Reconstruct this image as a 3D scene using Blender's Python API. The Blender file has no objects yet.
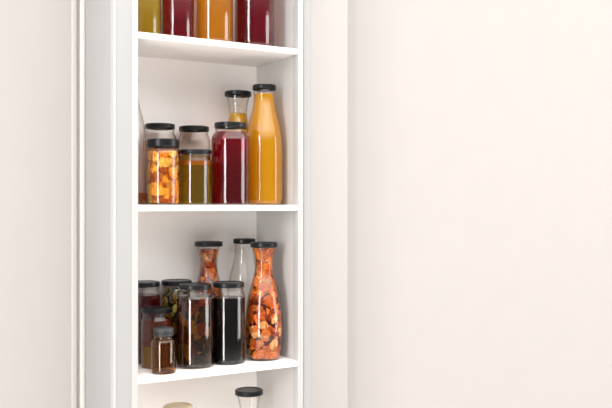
import bpy, bmesh, math, random
from mathutils import Vector, Matrix
random.seed(7)
sc = bpy.context.scene
COL = sc.collection
R = math.radians

# ---------------------------------------------------------------- camera
EYE = 1.35
YAW = R(30.35)
FPX = 839.0
cd = bpy.data.cameras.new('camera'); cam = bpy.data.objects.new('camera', cd); COL.objects.link(cam)
cam.location = (0, 0, EYE); cam.rotation_euler = (R(90), 0, -YAW)
cd.sensor_width = 36; cd.lens = FPX * 36 / 612; cd.shift_y = 0.0016
cd.dof.use_dof = True; cd.dof.focus_distance = 1.60; cd.dof.aperture_fstop = 3.2
sc.camera = cam

# ---------------------------------------------------------------- world, windows, fill light, exposure
w = bpy.data.worlds.new('world'); sc.world = w; w.use_nodes = True
bg = w.node_tree.nodes['Background']
# a pale room around the shelf: bright ceiling, light floor, dark band added to keep jar reflections dark
wt = w.node_tree; tcw = wt.nodes.new('ShaderNodeTexCoord'); sp = wt.nodes.new('ShaderNodeSeparateXYZ'); rw = wt.nodes.new('ShaderNodeValToRGB')
mw = wt.nodes.new('ShaderNodeMapRange'); mw.inputs[1].default_value = -1; mw.inputs[2].default_value = 1
wt.links.new(tcw.outputs['Generated'], sp.inputs[0]); wt.links.new(sp.outputs['Z'], mw.inputs[0]); wt.links.new(mw.outputs[0], rw.inputs[0]); wt.links.new(rw.outputs[0], bg.inputs[0])
def wc(v): return (v, v * 0.968, v * 0.945, 1)
el = rw.color_ramp.elements
el[0].position = 0.28; el[0].color = wc(0.50); el[1].position = 0.75; el[1].color = wc(1.0)
for p_, v_ in ((0.385, 0.85), (0.42, 0.05), (0.612, 0.05), (0.70, 1.15)):
    e = el.new(p_); e.color = wc(v_)
bg.inputs[1].default_value = 1.75

def area_light(name, loc, target, sx, sy, power, color):
    ld = bpy.data.lights.new(name, 'AREA'); ld.shape = 'RECTANGLE'
    ld.size = sx; ld.size_y = sy; ld.energy = power; ld.color = color
    o = bpy.data.objects.new(name, ld); COL.objects.link(o); o.location = loc
    o.rotation_euler = (Vector(target) - Vector(loc)).to_track_quat('-Z', 'Y').to_euler()
    return o
CX, CY = 0.65, 1.47
def around(az, d, z): return (CX + d * math.sin(R(az)), CY - d * math.cos(R(az)), z)
area_light('daylight_window_right', around(55, 9.0, 1.75), (CX, CY, 1.35), 3.6, 4.0, 155, (1.0, 0.98, 0.96))
area_light('daylight_window_left', around(-58, 4.2, 1.55), (CX, CY, 1.35), 0.75, 2.6, 52, (1.0, 0.99, 0.985))
area_light('fill_light_behind', (0.2, -2.4, 3.9), (CX, CY, 1.3), 3.6, 1.2, 14, (1.0, 0.985, 0.97))  # unseen fill lamp, added to brighten the shelf inside from the front
sc.view_settings.view_transform = 'Standard'; sc.view_settings.look = 'None'
sc.view_settings.exposure = 0.98; sc.view_settings.gamma = 1.0; sc.view_settings.use_curve_mapping = False
sc.cycles.transparent_max_bounces = 64
sc.cycles.max_bounces = 16; sc.cycles.transmission_bounces = 14; sc.cycles.glossy_bounces = 6; sc.cycles.diffuse_bounces = 6

def ang(px): return YAW + math.atan((px - 306) / FPX)
def X_at(px, Y): return Y * math.tan(ang(px))       # lateral place of a line of sight on a plane of the room

# ---------------------------------------------------------------- materials
def newmat(name):
    m = bpy.data.materials.new(name); m.use_nodes = True
    nt = m.node_tree; return m, nt, nt.nodes['Principled BSDF']
def paint(name, col, rough=0.5, noise=0.02, scale=30, bump=0.0, coat=0.0):
    m, nt, b = newmat(name)
    b.inputs['Roughness'].default_value = rough
    b.inputs['Coat Weight'].default_value = coat
    tc = nt.nodes.new('ShaderNodeTexCoord'); n = nt.nodes.new('ShaderNodeTexNoise'); n.inputs['Scale'].default_value = scale
    r = nt.nodes.new('ShaderNodeValToRGB')
    r.color_ramp.elements[0].position = 0.35; r.color_ramp.elements[1].position = 0.65
    r.color_ramp.elements[0].color = tuple(max(0, c * (1 - noise)) for c in col) + (1,)
    r.color_ramp.elements[1].color = tuple(min(1, c * (1 + noise)) for c in col) + (1,)
    nt.links.new(tc.outputs['Object'], n.inputs[0]); nt.links.new(n.outputs['Fac'], r.inputs[0]); nt.links.new(r.outputs[0], b.inputs['Base Color'])
    if bump:
        bp = nt.nodes.new('ShaderNodeBump'); bp.inputs['Strength'].default_value = bump; bp.inputs['Distance'].default_value = 0.001
        nt.links.new(n.outputs['Fac'], bp.inputs['Height']); nt.links.new(bp.outputs[0], b.inputs['Normal'])
    return m
M_wall = paint('wall_paint', (0.425, 0.402, 0.389), 0.75, 0.008, 12)
M_cab = paint('cabinet_paint', (0.335, 0.335, 0.333), 0.42, 0.006, 25)  # outside darkened in colour so the shaded inside looks as bright
M_in = paint('cabinet_inside_brightened', (0.97, 0.95, 0.935), 0.45, 0.004, 25)  # cabinet white brightened for missing light, warm tint stands for jar bounce
M_trim = paint('trim_paint', (0.47, 0.455, 0.435), 0.4, 0.006, 25)
M_edge = paint('edge_highlight_and_bead', (0.43, 0.43, 0.425), 0.35, 0.006, 25)  # lighter than the stile: painted edge highlight, also the inner beads
M_strip = paint('pale_strip_paint', (0.455, 0.437, 0.425), 0.6, 0.006, 25)  # slightly paler than the wall paint
M_white = paint('white_trim_paint', (0.60, 0.59, 0.57), 0.4, 0.006, 25)
M_floor = paint('floor_boards', (0.38, 0.35, 0.32), 0.4, 0.1, 6)
M_lid = paint('black_lid_enamel', (0.005, 0.006, 0.007), 0.30, 0.15, 40)
M_lid.node_tree.nodes['Principled BSDF'].inputs['Specular IOR Level'].default_value = 0.28
M_ribbed = paint('black_ribbed_plastic', (0.022, 0.024, 0.027), 0.42, 0.1, 40)
M_cream = paint('cream_gold_lid', (0.50, 0.40, 0.27), 0.35, 0.12, 25)
M_red_ink = paint('red_lid_print', (0.45, 0.06, 0.04), 0.4, 0.1, 25)

def glass(name, tint=(0.985, 0.982, 0.975), edge=(0.60, 0.575, 0.54), rough=0.03, power=4.5):
    """thin clear glass: lets light through, mirrors by Fresnel, deeper in colour where it is seen edge-on"""
    m, nt, b = newmat(name); nt.nodes.remove(b)
    out = nt.nodes['Material Output']
    tr = nt.nodes.new('ShaderNodeBsdfTransparent'); gl = nt.nodes.new('ShaderNodeBsdfGlossy'); gl.inputs['Roughness'].default_value = rough
    mx = nt.nodes.new('ShaderNodeMixShader'); lw = nt.nodes.new('ShaderNodeLayerWeight'); lw.inputs['Blend'].default_value = 0.5
    pw = nt.nodes.new('ShaderNodeMath'); pw.operation = 'POWER'; pw.inputs[1].default_value = power
    mc = nt.nodes.new('ShaderNodeMix'); mc.data_type = 'RGBA'
    mc.inputs[6].default_value = tint + (1,); mc.inputs[7].default_value = edge + (1,)
    fr = nt.nodes.new('ShaderNodeFresnel'); fr.inputs['IOR'].default_value = 1.45
    ab = nt.nodes.new('ShaderNodeMath'); ab.operation = 'MINIMUM'; ab.inputs[1].default_value = 0.5
    L = nt.links.new
    geo = nt.nodes.new('ShaderNodeNewGeometry')
    # (the fresnel node takes the inverse index on back faces, which would turn thin walls into mirrors)
    ior = nt.nodes.new('ShaderNodeMix'); ior.data_type = 'FLOAT'; ior.inputs[2].default_value = 1.42; ior.inputs[3].default_value = 1 / 1.42
    L(geo.outputs['Backfacing'], ior.inputs[0]); L(ior.outputs[0], fr.inputs['IOR'])
    L(lw.outputs['Facing'], pw.inputs[0]); L(pw.outputs[0], mc.inputs[0]); L(mc.outputs[2], tr.inputs[0])
    L(fr.outputs[0], ab.inputs[0]); L(ab.outputs[0], mx.inputs[0]); L(tr.outputs[0], mx.inputs[1]); L(gl.outputs[0], mx.inputs[2])
    L(mx.outputs[0], out.inputs[0])
    return m
M_glass = glass('clear_glass')
M_amber = None
def tinted(name, col, edge, power=2.0):
    return glass(name, col, edge, 0.06, power)

def liquid(name, col, cloudy=0.0, body=None, ior=1.34, rough=0.02):
    m, nt, b = newmat(name); out = nt.nodes['Material Output']
    b.inputs['Base Color'].default_value = col + (1,); b.inputs['Transmission Weight'].default_value = 1
    b.inputs['IOR'].default_value = ior; b.inputs['Specular IOR Level'].default_value = 0.15; b.inputs['Roughness'].default_value = rough
    if cloudy:
        body = body or col
        d = nt.nodes.new('ShaderNodeBsdfDiffuse'); d.inputs[0].default_value = body + (1,)
        t = nt.nodes.new('ShaderNodeBsdfTranslucent'); t.inputs[0].default_value = body + (1,)
        a = nt.nodes.new('ShaderNodeMixShader'); a.inputs[0].default_value = 0.45
        x = nt.nodes.new('ShaderNodeMixShader'); x.inputs[0].default_value = cloudy
        L = nt.links.new
        L(d.outputs[0], a.inputs[1]); L(t.outputs[0], a.inputs[2]); L(b.outputs[0], x.inputs[1]); L(a.outputs[0], x.inputs[2]); L(x.outputs[0], out.inputs[0])
    return m
L_juice = liquid('cloudy_orange_juice', (0.96, 0.64, 0.08), 0.55, (0.93, 0.50, 0.01), rough=0.1)
L_honey = liquid('amber_honey', (0.96, 0.66, 0.06), 0.45, (0.90, 0.54, 0.02))
L_red = liquid('dark_red_syrup', (0.52, 0.001, 0.06), 0.16, (0.12, 0.0, 0.016))
L_deep = liquid('deep_maroon_syrup', (0.40, 0.003, 0.03), 0.18, (0.10, 0.001, 0.008))
L_olive = liquid('olive_oil', (0.80, 0.62, 0.02), 0.2, (0.32, 0.23, 0.004))
L_amber = liquid('golden_amber_syrup', (0.90, 0.46, 0.04), 0.4, (0.62, 0.26, 0.012))
L_black = liquid('black_syrup', (0.03, 0.02, 0.018), 0.3, (0.008, 0.006, 0.006))
L_rust = liquid('red_brown_sauce', (0.80, 0.22, 0.08), 0.45, (0.20, 0.035, 0.012))
L_orange = liquid('dark_orange_syrup', (0.85, 0.30, 0.02), 0.4, (0.55, 0.16, 0.008))
L_gold = liquid('golden_layer', (0.75, 0.42, 0.03), 0.6, (0.42, 0.22, 0.012))
L_foam = liquid('orange_oil_layer', (0.85, 0.36, 0.03), 0.55, (0.55, 0.18, 0.012))
L_dregs = liquid('pink_brown_dregs', (0.75, 0.35, 0.22), 0.6, (0.55, 0.24, 0.15))

M_amber = liquid('amber_glass', (0.62, 0.35, 0.07), ior=1.48); M_amber.node_tree.nodes['Principled BSDF'].inputs['Specular IOR Level'].default_value = 0.5

def chunk_mat(name, rough=0.35, gloss=0.35):
    m, nt, b = newmat(name)
    at = nt.nodes.new('ShaderNodeVertexColor'); at.layer_name = 'Col'
    n = nt.nodes.new('ShaderNodeTexNoise'); n.inputs['Scale'].default_value = 230; n.inputs['Detail'].default_value = 5
    tc = nt.nodes.new('ShaderNodeTexCoord'); mr = nt.nodes.new('ShaderNodeMapRange'); mr.inputs[1].default_value = 0.3; mr.inputs[2].default_value = 0.7; mr.inputs[3].default_value = 0.5; mr.inputs[4].default_value = 1.25
    mx = nt.nodes.new('ShaderNodeMix'); mx.data_type = 'RGBA'; mx.blend_type = 'MULTIPLY'; mx.inputs[0].default_value = 1
    L = nt.links.new
    L(tc.outputs['Object'], n.inputs[0]); L(n.outputs['Fac'], mr.inputs[0]); L(at.outputs[0], mx.inputs[6]); L(mr.outputs[0], mx.inputs[7])
    L(mx.outputs[2], b.inputs['Base Color']); b.inputs['Roughness'].default_value = rough
    b.inputs['Specular IOR Level'].default_value = 0.15; b.inputs['Subsurface Weight'].default_value = 0.12; b.inputs['Subsurface Radius'].default_value = (1, .4, .15); b.inputs['Subsurface Scale'].default_value = 0.004
    return m
M_chunk = chunk_mat('preserved_pieces')

# ---------------------------------------------------------------- builders
def link(name, me, mat, parent=None, loc=None):
    o = bpy.data.objects.new(name, me); COL.objects.link(o)
    if mat: me.materials.append(mat)
    if parent: o.parent = parent
    if loc: o.location = loc
    return o
def tag(o, label, cat, group=None):
    o['label'] = label; o['category'] = cat
    if group: o['group'] = group
    return o
def structure(o): o['kind'] = 'structure'; return o
def thing(name, loc, label, cat, group=None):
    o = bpy.data.objects.new(name, None); o.empty_display_size = 0.02; COL.objects.link(o); o.location = loc
    return tag(o, label, cat, group)
def smooth(me, angle=35):
    for p in me.polygons: p.use_smooth = True
    try: me.set_sharp_from_angle(angle=R(angle))
    except Exception: pass
def box(name, x0, x1, y0, y1, z0, z1, mat, parent=None, bevel=0.0, seg=3, sm=True):
    bm = bmesh.new(); bmesh.ops.create_cube(bm, size=1)
    for v in bm.verts:
        v.co = Vector(((x0 + x1) / 2 + v.co.x * (x1 - x0), (y0 + y1) / 2 + v.co.y * (y1 - y0), (z0 + z1) / 2 + v.co.z * (z1 - z0)))
    if bevel: bmesh.ops.bevel(bm, geom=bm.edges[:], offset=bevel, segments=seg, profile=0.5, affect='EDGES')
    me = bpy.data.meshes.new(name); bm.to_mesh(me); bm.free()
    if bevel and sm: smooth(me, 50)
    return link(name, me, mat, parent)
def smooth_profile(pts, n=6):
    """Catmull-Rom through (r, z) points; a point given as (r, z, 1) stays a corner"""
    out = []
    for i in range(len(pts) - 1):
        p1, p2 = pts[i], pts[i + 1]
        c1, c2 = len(p1) > 2, len(p2) > 2
        p0 = pts[i - 1] if i > 0 and not c1 else p1
        p3 = pts[i + 2] if i + 2 < len(pts) and not c2 else p2
        if c1 and c2: out.append((p1[0], p1[1])); continue
        for k in range(n):
            t = k / n
            q = []
            for a in (0, 1):
                q.append(0.5 * ((2 * p1[a]) + (-p0[a] + p2[a]) * t + (2 * p0[a] - 5 * p1[a] + 4 * p2[a] - p3[a]) * t * t + (-p0[a] + 3 * p1[a] - 3 * p2[a] + p3[a]) * t ** 3))
            out.append((max(q[0], 0), q[1]))
    out.append((pts[-1][0], pts[-1][1]))
    return out
def lathe_mesh(name, prof, seg=64, angle=35, ribs=0, rib_depth=0, rib_from=0, rib_to=0):
    bm = bmesh.new(); rings = []
    for r, z in prof:
        if r < 1e-6: rings.append([bm.verts.new((0, 0, z))]); continue
        ring = []
        for k in range(seg):
            a = 2 * math.pi * k / seg; rr = r
            if ribs and rib_from <= z <= rib_to: rr = r + rib_depth * (1 if (k * ribs * 2 // seg) % 2 else -1)
            ring.append(bm.verts.new((rr * math.cos(a), rr * math.sin(a), z)))
        rings.append(ring)
    for a, b in zip(rings, rings[1:]):
        if len(a) == 1 and len(b) == 1: continue
        for k in range(seg):
            k2 = (k + 1) % seg
            if len(a) == 1: bm.faces.new((a[0], b[k2], b[k]))
            elif len(b) == 1: bm.faces.new((a[k], a[k2], b[0]))
            else: bm.faces.new((a[k], a[k2], b[k2], b[k]))
    bmesh.ops.recalc_face_normals(bm, faces=bm.faces)
    me = bpy.data.meshes.new(name); bm.to_mesh(me); bm.free(); smooth(me, angle)
    return me
def radius_at(prof, z):
    """largest radius of the outer profile at height z"""
    best = 0
    for (r1, z1), (r2, z2) in zip(prof, prof[1:]):
        if min(z1, z2) - 1e-9 <= z <= max(z1, z2) + 1e-9:
            t = 0 if abs(z2 - z1) < 1e-9 else (z - z1) / (z2 - z1)
            best = max(best, r1 + (r2 - r1) * t)
    return best
T = 0.0011   # glass wall
def glass_profile(outer, base=0.0015):
    """outer wall up, over the rim, inner wall down to a thick base"""
    zt = outer[-1][1]
    inner = []
    for r, z in outer[::-1]:
        if z > base and r > T * 2: inner.append((r - T, z if z < zt - 1e-6 else zt - 0.0002))
    r0 = inner[-1][0]
    inner += [(r0 - 0.002, base), (0, base + 0.001)]
    return [(0, 0.0015)] + outer + inner
def fill_profile(outer, z0, z1, gap=0.0002):
    n = 40; pts = [(0, z0)]
    for k in range(n + 1):
        z = z0 + (z1 - z0) * k / n
        r = radius_at(outer, z) - T - gap
        if k == 0: r -= 0.0015
        pts.append((r, z))
    pts.append((0, z1))
    return pts
def lid_profile(r, h):
    """screw lid: curled lower edge, straight skirt, raised rim, sunk centre"""
    return smooth_profile([(r - 0.0012, 0, 1), (r, 0.0006), (r + 0.0004, 0.0015), (r, 0.0024), (r, h - 0.0024), (r - 0.0006, h - 0.0007), (r - 0.0022, h), (r - 0.0042, h - 0.0002),
                           (r - 0.0054, h - 0.0011), (r - 0.010, h - 0.0012, 1), (0, h - 0.0012, 1)], 4)

def jar_outer(h, Rb, rn, lid_h, neck=0.007, shoulder=0.016, straight=False):
    """outer glass of a jar below its lid; the rim goes up inside the lid"""
    zn = h - lid_h              # where the lid begins
    zs = zn - neck              # where the shoulder begins
    zb = zs - shoulder
    return smooth_profile([(0.0, 0.0012, 1), (Rb * 0.80, 0.0012), (Rb * 0.955, 0.0), (Rb * 0.992, 0.0018), (Rb, 0.007), (Rb, 0.012, 1), (Rb, zb - 0.004, 1), (Rb - 0.0004, zb + shoulder * 0.22),
                           (rn + (Rb - rn) * 0.45, zb + shoulder * 0.70), (rn + 0.0002, zs), (rn - 0.0004, zs + neck * 0.3), (rn + 0.0008, zs + neck * 0.55), (rn - 0.0003, zs + neck * 0.8),
                           (rn, zn, 1), (rn, h - 0.0020, 1)], 5)[1:]
def profile_px(rows, scale, hpx, h):
    """(radius px, px below the top) rows read from the photo, turned to metres"""
    return [(r * scale, (hpx - y) * h / hpx) for r, y in rows]
def carafe_outer(h, s=1.0):
    k = h / 119.0
    rows = [(12.0, 2), (12.0, 6), (11.4, 9), (10.2, 14), (9.5, 20), (9.5, 26), (10.6, 33), (12.6, 41), (14.8, 49), (16.8, 58), (18.2, 68), (19.1, 79), (19.4, 91), (18.9, 104), (17.8, 112), (16.8, 116), (15.2, 118.6), (13.5, 119)]
    p = [(r * k * s, (119 - y) * k) for r, y in rows][::-1]
    p = [(0, 0.0008, 1)] + p
    p[-1] = p[-1] + (1,); p[-2] = p[-2] + (1,)
    return smooth_profile(p, 4)[1:]
def bottle_outer(h, s=1.0):
    k = h / 120.5
    rows = [(10.7, 2), (10.7, 6), (11.1, 8), (10.7, 10), (10.9, 15), (11.5, 20), (12.6, 26), (14.6, 33), (16.6, 41), (18.1, 49), (19.0, 57), (19.4, 66), (19.5, 76), (19.5, 112), (19.0, 117), (17.8, 119.8), (16, 120.5)]
    p = [(r * k * s, (120.5 - y) * k) for r, y in rows][::-1]
    p = [(0, 0.0008, 1)] + p
    p[-1] = p[-1] + (1,); p[-2] = p[-2] + (1,)
    return smooth_profile(p, 4)[1:]

def rnd_unit():
    while True:
        v = Vector([random.uniform(-1, 1) for _ in range(3)])
        if 0.05 < v.length < 1: return v.normalized()
def pieces(name, outer, z0, z1, n, size, palette, flat=0.45, tall=1.0, depth=0.55, core=(0.1, 0.03, 0.01), parent=None, jag=0.22, seed=1):
    """packed pieces pressed against the glass around a darker heart of the filling: one mesh of stuff nobody could count"""
    random.seed(seed)
    bm = bmesh.new(); cl = bm.loops.layers.color.new('Col')
    def inner(z): return max(0.003, radius_at(outer, min(max(z, z0), z1)) - T - 0.0008)
    for i in range(n):
        z = z0 + (z1 - z0) * (i + 0.5) / n + random.uniform(-1, 1) * size * 0.4
        z = min(max(z, z0 + size * 0.2), z1 - size * 0.15)
        a = random.uniform(0, 2 * math.pi) if n < 30 else (i * 2.39996 + random.uniform(-.3, .3))
        ri = inner(z); rad = max(0, ri - size * depth * random.uniform(0.1, 0.9))
        c = Vector((rad * math.cos(a), rad * math.sin(a), z))
        res = bmesh.ops.create_icosphere(bm, subdivisions=2, radius=1)
        vs = res['verts']
        sx, sy, sz = size * random.uniform(.7, 1.15), size * flat * random.uniform(.7, 1.3), size * tall * random.uniform(.6, 1.1)
        # turn the piece so that its flat side faces the glass, then tilt it
        rot = Matrix.Rotation(a + math.pi / 2 + random.uniform(-.5, .5), 3, 'Z') @ Matrix.Rotation(random.uniform(-.7, .7), 3, 'Y') @ Matrix.Rotation(random.uniform(-.5, .5), 3, 'X')
        cuts = [(rnd_unit(), random.uniform(.35, .7)) for _ in range(9)]
        for v in vs:
            p = v.co.copy()
            for nrm, d in cuts:
                t = p.dot(nrm)
                if t > d: p -= nrm * (t - d)
            p *= 1 + random.uniform(-jag, jag) * 0.3
            p = rot @ Vector((p.x * sx, p.y * sy, p.z * sz)) + c
            p.z = min(max(p.z, z0), z1)
            r = math.hypot(p.x, p.y); lim = inner(p.z)
            if r > lim: p.x *= lim / r; p.y *= lim / r
            v.co = p
        col = random.choice(palette); f = random.uniform(.8, 1.2)
        col = tuple(min(1, x * f) for x in col)
        for face in {f_ for v in vs for f_ in v.link_faces}:
            for lp in face.loops: lp[cl] = col + (1,)
    # heart of the filling
    k = 28; seg = 32; rings = []
    for j in range(k + 1):
        z = z0 + 0.001 + (z1 - z0 - 0.004) * j / k; r = inner(z) * 0.86
        rings.append([bm.verts.new((r * math.cos(2 * math.pi * s / seg), r * math.sin(2 * math.pi * s / seg), z)) for s in range(seg)])
    nf = [bm.faces.new((a[s], a[(s + 1) % seg], b[(s + 1) % seg], b[s])) for a, b in zip(rings, rings[1:]) for s in range(seg)]
    nf.append(bm.faces.new(rings[0][::-1])); nf.append(bm.faces.new(rings[-1]))
    for f_ in nf:
        for lp in f_.loops: lp[cl] = core + (1,)
    me = bpy.data.meshes.new(name); bm.to_mesh(me); bm.free(); smooth(me, 12)
    o = link(name, me, M_chunk, parent); o['kind'] = 'stuff'
    return o

def vessel(name, px, Y, Z, outer, lid_r, lid_h, h, label, cat, group=None, glassmat=None, lidmat=None, fills=(), ribbed=False):
    t = thing(name, (X_at(px, Y), Y, Z + 0.0006), label, cat, group)
    g = link('glass_body', lathe_mesh('glass_body', glass_profile(outer)), glassmat or M_glass, t)
    if ribbed:
        prof = [(lid_r - .0006, 0), (lid_r, .0006), (lid_r, lid_h * .30), (lid_r - .0012, lid_h * .34), (lid_r - .0012, lid_h * .42), (lid_r, lid_h * .46), (lid_r, lid_h - .0022), (lid_r - .0008, lid_h - .0006), (lid_r - .0024, lid_h), (0, lid_h)]
        lm = lathe_mesh('screw_cap', prof, 96, 35, 24, .0003, lid_h * .44, lid_h - .001)
        link('screw_cap', lm, lidmat or M_ribbed, t, (0, 0, h - lid_h))
    else:
        link('lid', lathe_mesh('lid', lid_profile(lid_r, lid_h)), lidmat or M_lid, t, (0, 0, h - lid_h))
    for fn, z0, z1, mat in fills:
        link(fn, lathe_mesh(fn, fill_profile(outer, z0, z1), 64, 50), mat, t)
    return t

# ---------------------------------------------------------------- the setting
F = 1.40
WY = 1.585
XLo, XLi, XRi, XRo = X_at(113.5, F), X_at(138, F), X_at(298, F), X_at(312, F)
SIDE = XLo + 0.017                      # inner face of the left side panel, behind the wider stile
structure(box('floor', -1.6, 4.2, -3.0, WY + .1, -0.05, 0.0, M_floor))
# wall right of the cabinet: a soft step, shaped to give a vertical shade band, runs down it, the surface beyond it stands 7 mm proud
def wall_profile(name, pts, z0, z1, mat, back):
    bm = bmesh.new(); lo = [bm.verts.new((x, y, z0)) for x, y in pts]; hi = [bm.verts.new((x, y, z1)) for x, y in pts]
    lb = [bm.verts.new((x, back, z0)) for x, _ in pts]; hb = [bm.verts.new((x, back, z1)) for x, _ in pts]
    n = len(pts)
    for i in range(n - 1):
        bm.faces.new((lo[i], lo[i + 1], hi[i + 1], hi[i])); bm.faces.new((lb[i + 1], lb[i], hb[i], hb[i + 1]))
        bm.faces.new((hi[i], hi[i + 1], hb[i + 1], hb[i])); bm.faces.new((lo[i + 1], lo[i], lb[i], lb[i + 1]))
    bm.faces.new((lo[0], hi[0], hb[0], lb[0])); bm.faces.new((lo[-1], lb[-1], hb[-1], hi[-1]))
    bmesh.ops.recalc_face_normals(bm, faces=bm.faces)
    me = bpy.data.meshes.new(name); bm.to_mesh(me); bm.free(); smooth(me, 60)
    return structure(link(name, me, mat))
xs = X_at(348.0, WY); wst = 0.022
pts = [(XRo - 0.01, WY), (xs - wst - .02, WY)]
for k in range(0, 17):
    u = k / 16; pts.append((xs - wst + 2 * wst * u, WY - 0.0085 * (3 * u * u - 2 * u ** 3)))
pts += [(xs + wst + .02, WY - .0085), (4.2, WY - .0085)]
wall_profile('wall_right', pts, 0, 2.6, M_wall, WY + .08)
structure(box('wall_left', -1.6, XLo + 0.004, WY, WY + .08, 0, 2.6, M_wall))
xa, xb = X_at(71.0, WY), X_at(76.5, WY)
structure(box('trim_1', xa, xb, WY - 0.005, WY, 0, 2.6, M_trim, None, 0.002, 3))
xa, xb = X_at(81.0, WY - .012), XLo
structure(box('trim_2', xa, xb, WY - 0.012, WY, 0, 2.6, M_white, None, 0.0015, 3))
structure(box('pale_wall_strip', XRo - .008, X_at(348.0, WY) - .0022, WY - .0033, WY, 0, 2.6, M_strip, None, 0.0004, 2))  # flat strip beside the cabinet, slightly paler than the wall

# ---------------------------------------------------------------- the shelf unit
cab = thing('shelf_unit', ((XLo + XRo) / 2, (F + WY) / 2, 0), 'tall narrow white built-in shelf unit holding preserving jars and bottles', 'shelving unit')
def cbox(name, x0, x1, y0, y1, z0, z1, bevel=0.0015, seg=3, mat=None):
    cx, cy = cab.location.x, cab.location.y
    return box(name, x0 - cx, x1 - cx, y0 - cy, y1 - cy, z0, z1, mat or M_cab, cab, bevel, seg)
TOP = 2.25
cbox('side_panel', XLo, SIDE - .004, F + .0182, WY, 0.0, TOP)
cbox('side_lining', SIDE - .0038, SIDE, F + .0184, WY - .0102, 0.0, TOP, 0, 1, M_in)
M_side = paint('side_lining_darkened', (0.50, 0.49, 0.48), 0.45, 0.006, 25)  # right lining, darkened in colour to offset the window light on it
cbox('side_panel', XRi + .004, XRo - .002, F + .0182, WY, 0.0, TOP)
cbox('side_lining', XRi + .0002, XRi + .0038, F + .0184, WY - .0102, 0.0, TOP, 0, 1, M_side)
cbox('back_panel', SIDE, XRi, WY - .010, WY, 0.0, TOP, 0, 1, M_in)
xm = X_at(131.8, F)
xe = X_at(116.5, F)
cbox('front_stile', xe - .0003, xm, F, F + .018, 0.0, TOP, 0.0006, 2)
cbox('stile_edge_highlight', XLo - .0003, xe, F - .0012, F + .018, 0.0, TOP, 0.0022, 4, M_edge)  # added lighter strip, stands in for the highlight on the bevel
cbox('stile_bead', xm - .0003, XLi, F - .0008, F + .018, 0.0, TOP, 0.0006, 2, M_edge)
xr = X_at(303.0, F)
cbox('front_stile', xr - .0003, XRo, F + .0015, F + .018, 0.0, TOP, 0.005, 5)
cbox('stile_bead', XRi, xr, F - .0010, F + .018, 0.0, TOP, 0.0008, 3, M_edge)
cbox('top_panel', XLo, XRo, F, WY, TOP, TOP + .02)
SZ = {-3: EYE - 1.2, -2: EYE - .9, -1.5: EYE - .6, -1: EYE - .30, 0: EYE, 1: EYE + .3003, 2: EYE + .6}
ST = 0.0107
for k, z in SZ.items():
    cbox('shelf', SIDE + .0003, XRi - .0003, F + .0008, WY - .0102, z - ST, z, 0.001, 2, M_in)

# ---------------------------------------------------------------- vessels, top shelf
ZT, ZM, ZL, ZB = SZ[1], SZ[0], SZ[-1], SZ[-1.5]
H = 0.153
o = jar_outer(H, .0305, .0275, .0095)
vessel('preserving_jar', 144.5, 1.455, ZT, o, .0290, .0095, H, 'jar of olive oil on the top shelf, at its left end against the white stile', 'jar', 'jars on the top shelf', fills=[('olive_oil', .0019, .118, L_olive)])
o = jar_outer(H, .0308, .0275, .0095)
vessel('preserving_jar', 177.8, 1.455, ZT, o, .0290, .0095, H, 'narrow dark red jar on the top shelf, between the olive one and the amber one', 'jar', 'jars on the top shelf', fills=[('red_syrup', .0019, .120, L_deep)])
BH = 0.236
o = bottle_outer(BH, .96)
vessel('glass_bottle', 214.0, 1.458, ZT, o, .0225, .0100, BH, 'bottle of amber orange liquid on the top shelf, between two dark red ones', 'bottle', 'bottles on the top shelf', fills=[('amber_syrup', .0019, .205, L_amber)])
o = bottle_outer(BH, 1.03)
vessel('glass_bottle', 254.2, 1.458, ZT, o, .0225, .0100, BH, 'wide dark maroon bottle on the top shelf, rightmost there', 'bottle', 'bottles on the top shelf', fills=[('maroon_syrup', .0019, .205, L_deep)])

# ---------------------------------------------------------------- middle shelf
o = bottle_outer(BH, .98)
vessel('glass_bottle', 126.0, 1.500, ZM, o, .0225, .0100, BH, 'clear pale bottle half hidden behind the left stile on the middle shelf', 'bottle', 'bottles on the middle shelf', fills=[('dregs', .0019, .022, L_dregs)])
H2 = .1545
o = jar_outer(H2, .0325, .0272, .0095, .009, .014)
vessel('preserving_jar', 160, 1.53, ZM, o, .0284, .0095, H2, 'taller jar with empty clear neck standing behind the yellow fruit jar', 'jar', 'jars on the middle shelf', fills=[('orange_syrup', .0019, .122, L_orange)])
H3 = .1175
o = jar_outer(H3, .0300, .0280, .0145, .006, .006)
t = vessel('preserving_jar', 163.2, 1.436, ZM, o, .0294, .0145, H3, 'squat jar packed with yellow orange fruit pieces under a deep black lid', 'jar', 'jars on the middle shelf')
pieces('fruit_pieces', o, .003, .096, 130, .015, [(.82, .50, .09), (.85, .56, .15), (.76, .40, .06), (.86, .64, .28), (.83, .52, .11), (.84, .55, .15), (.55, .24, .04)], .55, .9, .7, (.62, .30, .03), t, seed=3)
H4 = .154
o = jar_outer(H4, .0325, .0280, .0092, .007, .016)
vessel('preserving_jar', 194, 1.54, ZM, o, .0296, .0092, H4, 'empty looking clear jar behind the squat olive green jar', 'jar', 'jars on the middle shelf', fills=[('pale_syrup', .0019, .097, L_gold)])
H5 = .1008
o = jar_outer(H5, .0310, .0290, .0072, .010, .004)
vessel('preserving_jar', 195, 1.44, ZM, o, .0310, .0072, H5, 'squat jar of olive green liquid with an orange layer on top', 'jar', 'jars on the middle shelf', fills=[('olive_oil', .0019, .0715, L_olive), ('orange_layer', .0719, .0800, L_foam)])
H6 = .1545
o = jar_outer(H6, .0365, .0288, .0100, .007, .017)
vessel('preserving_jar', 230.6, 1.440, ZM, o, .0306, .0100, H6, 'tall jar of deep red liquid in front of the orange juice bottle', 'jar', 'jars on the middle shelf', fills=[('red_syrup', .0019, .137, L_red)])
CH = .227
o = carafe_outer(.229)
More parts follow.
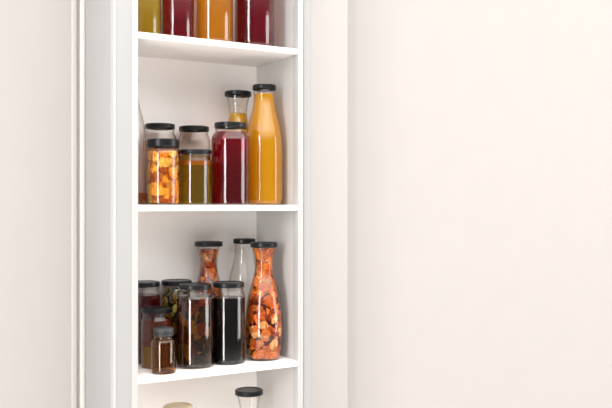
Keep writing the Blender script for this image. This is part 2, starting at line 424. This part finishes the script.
vessel('glass_carafe', 238, 1.536, ZM, o, .0270, .0098, .229, 'carafe of amber honey standing behind the deep red jar, top part empty', 'carafe', 'carafes on the shelves', fills=[('honey', .0019, .184, L_honey)])
o = bottle_outer(.2345, .985)
vessel('glass_bottle', 264.3, 1.462, ZM, o, .0230, .0100, .2345, 'tall bottle full of cloudy orange juice at the right end of the middle shelf', 'bottle', 'bottles on the middle shelf', fills=[('orange_juice', .0019, .216, L_juice)])

# ---------------------------------------------------------------- lower shelf
o = jar_outer(H, .0308, .0275, .0095)
vessel('preserving_jar', 144.3, 1.542, ZL, o, .0292, .0095, H, 'dark red jar in the back left corner of the lower shelf, half behind the stile', 'jar', 'jars on the lower shelf', fills=[('red_syrup', .0019, .128, L_deep)])
o = jar_outer(H, .0306, .0272, .0095)
t = vessel('preserving_jar', 176.5, 1.5405, ZL, o, .0294, .0095, H, 'jar of yellow green herb pieces behind the large brown jar', 'jar', 'jars on the lower shelf')
pieces('herb_pieces', o, .003, .136, 110, .0105, [(.36, .33, .06), (.52, .47, .14), (.70, .64, .30), (.16, .17, .03), (.28, .25, .04), (.42, .30, .05)], .35, 1.0, .6, (.05, .05, .01), t, seed=5)
H11 = .109
o = jar_outer(H11, .0296, .0268, .0088, .008, .008)
vessel('preserving_jar', 157, 1.484, ZL, o, .0288, .0088, H11, 'short jar of reddish brown sauce with a golden bottom, behind the small amber bottle', 'jar', 'jars on the lower shelf', fills=[('golden_layer', .0019, .040, L_gold), ('brown_sauce', .0404, .088, L_rust)])
H12 = .0805
def pill_outer():
    return smooth_profile([(0, .0008, 1), (.0165, .0008), (.0206, 0.0), (.0217, .0016), (.0220, .004), (.0220, .010, 1), (.0220, .054, 1), (.0211, .0575), (.0195, .0598), (.0172, .0608), (.0160, .0622), (.0158, .0650), (.0160, .0662, 1), (.0160, .078, 1)], 5)[1:]
vessel('pill_bottle', 163.6, 1.4235, ZL, pill_outer(), .0179, .0145, H12, 'small amber glass bottle with ribbed black cap at the front of the lower shelf', 'bottle', None, M_amber, None, ribbed=True)
o = jar_outer(H, .0345, .0282, .0095, .006, .012)
t = vessel('preserving_jar', 195.4, 1.450, ZL, o, .0299, .0095, H, 'large jar of amber brown pickles with leaves at the front of the lower shelf', 'jar', 'jars on the lower shelf')
pieces('pickled_leaves', o, .004, .129, 60, .017, [(.15, .06, .010), (.25, .11, .014), (.38, .25, .02), (.09, .03, .005), (.32, .13, .018), (.17, .07, .010), (.40, .32, .03)], .25, 1.5, .5, (.05, .016, .006), t, .1, seed=8)
link('amber_brine', lathe_mesh('amber_brine', fill_profile(o, .0022, .131, .0002), 64, 50), tinted('amber_brine', (.88, .64, .34), (.40, .17, .04)), t)
o = jar_outer(H, .0318, .0275, .0095, .007, .015)
vessel('preserving_jar', 228.5, 1.452, ZL, o, .0297, .0095, H, 'jar of nearly black liquid beside the carafe of orange pieces', 'jar', 'jars on the lower shelf', fills=[('black_syrup', .0019, .124, L_black)])
SALMON = [(.76, .37, .13), (.80, .44, .17), (.70, .30, .08), (.78, .40, .14), (.84, .60, .36), (.52, .19, .05), (.76, .38, .13)]
o = carafe_outer(CH, .96)
t = vessel('glass_carafe', 208.6, 1.5365, ZL, o, .0280, .0096, CH, 'carafe of orange pieces standing at the back, behind the brown and black jars', 'carafe', 'carafes on the shelves')
pieces('orange_peel_pieces', o, .003, .212, 170, .0125, SALMON, .4, 1.1, .5, (.28, .08, .02), t, seed=11)
o = bottle_outer(.231, .95)
vessel('glass_bottle', 244.3, 1.537, ZL, o, .0226, .0100, .231, 'empty clear glass bottle at the back of the lower shelf, between two carafes', 'bottle')
o = carafe_outer(CH)
t = vessel('glass_carafe', 264.0, 1.453, ZL, o, .0266, .0098, CH, 'carafe packed with orange peel pieces at the right front of the lower shelf', 'carafe', 'carafes on the shelves')
pieces('orange_peel_pieces', o, .003, .216, 260, .0145, SALMON, .4, 1.0, .45, (.28, .08, .02), t, seed=12)

# ---------------------------------------------------------------- bottom shelf
o = carafe_outer(.232)
vessel('glass_carafe', 249, 1.50, ZB, o, .0280, .0098, .232, 'empty clear carafe with black lid on the lowest shelf in view', 'carafe', 'carafes on the shelves')
H18 = .2185
o = jar_outer(H18, .0310, .0262, .0110, .006, .016)
t = vessel('preserving_jar', 178, 1.50, ZB, o, .0278, .0110, H18, 'jar with cream gold lid on the lowest shelf, only its lid in view', 'jar', None, None, M_cream, fills=[('golden_layer', .0019, .150, L_gold)])
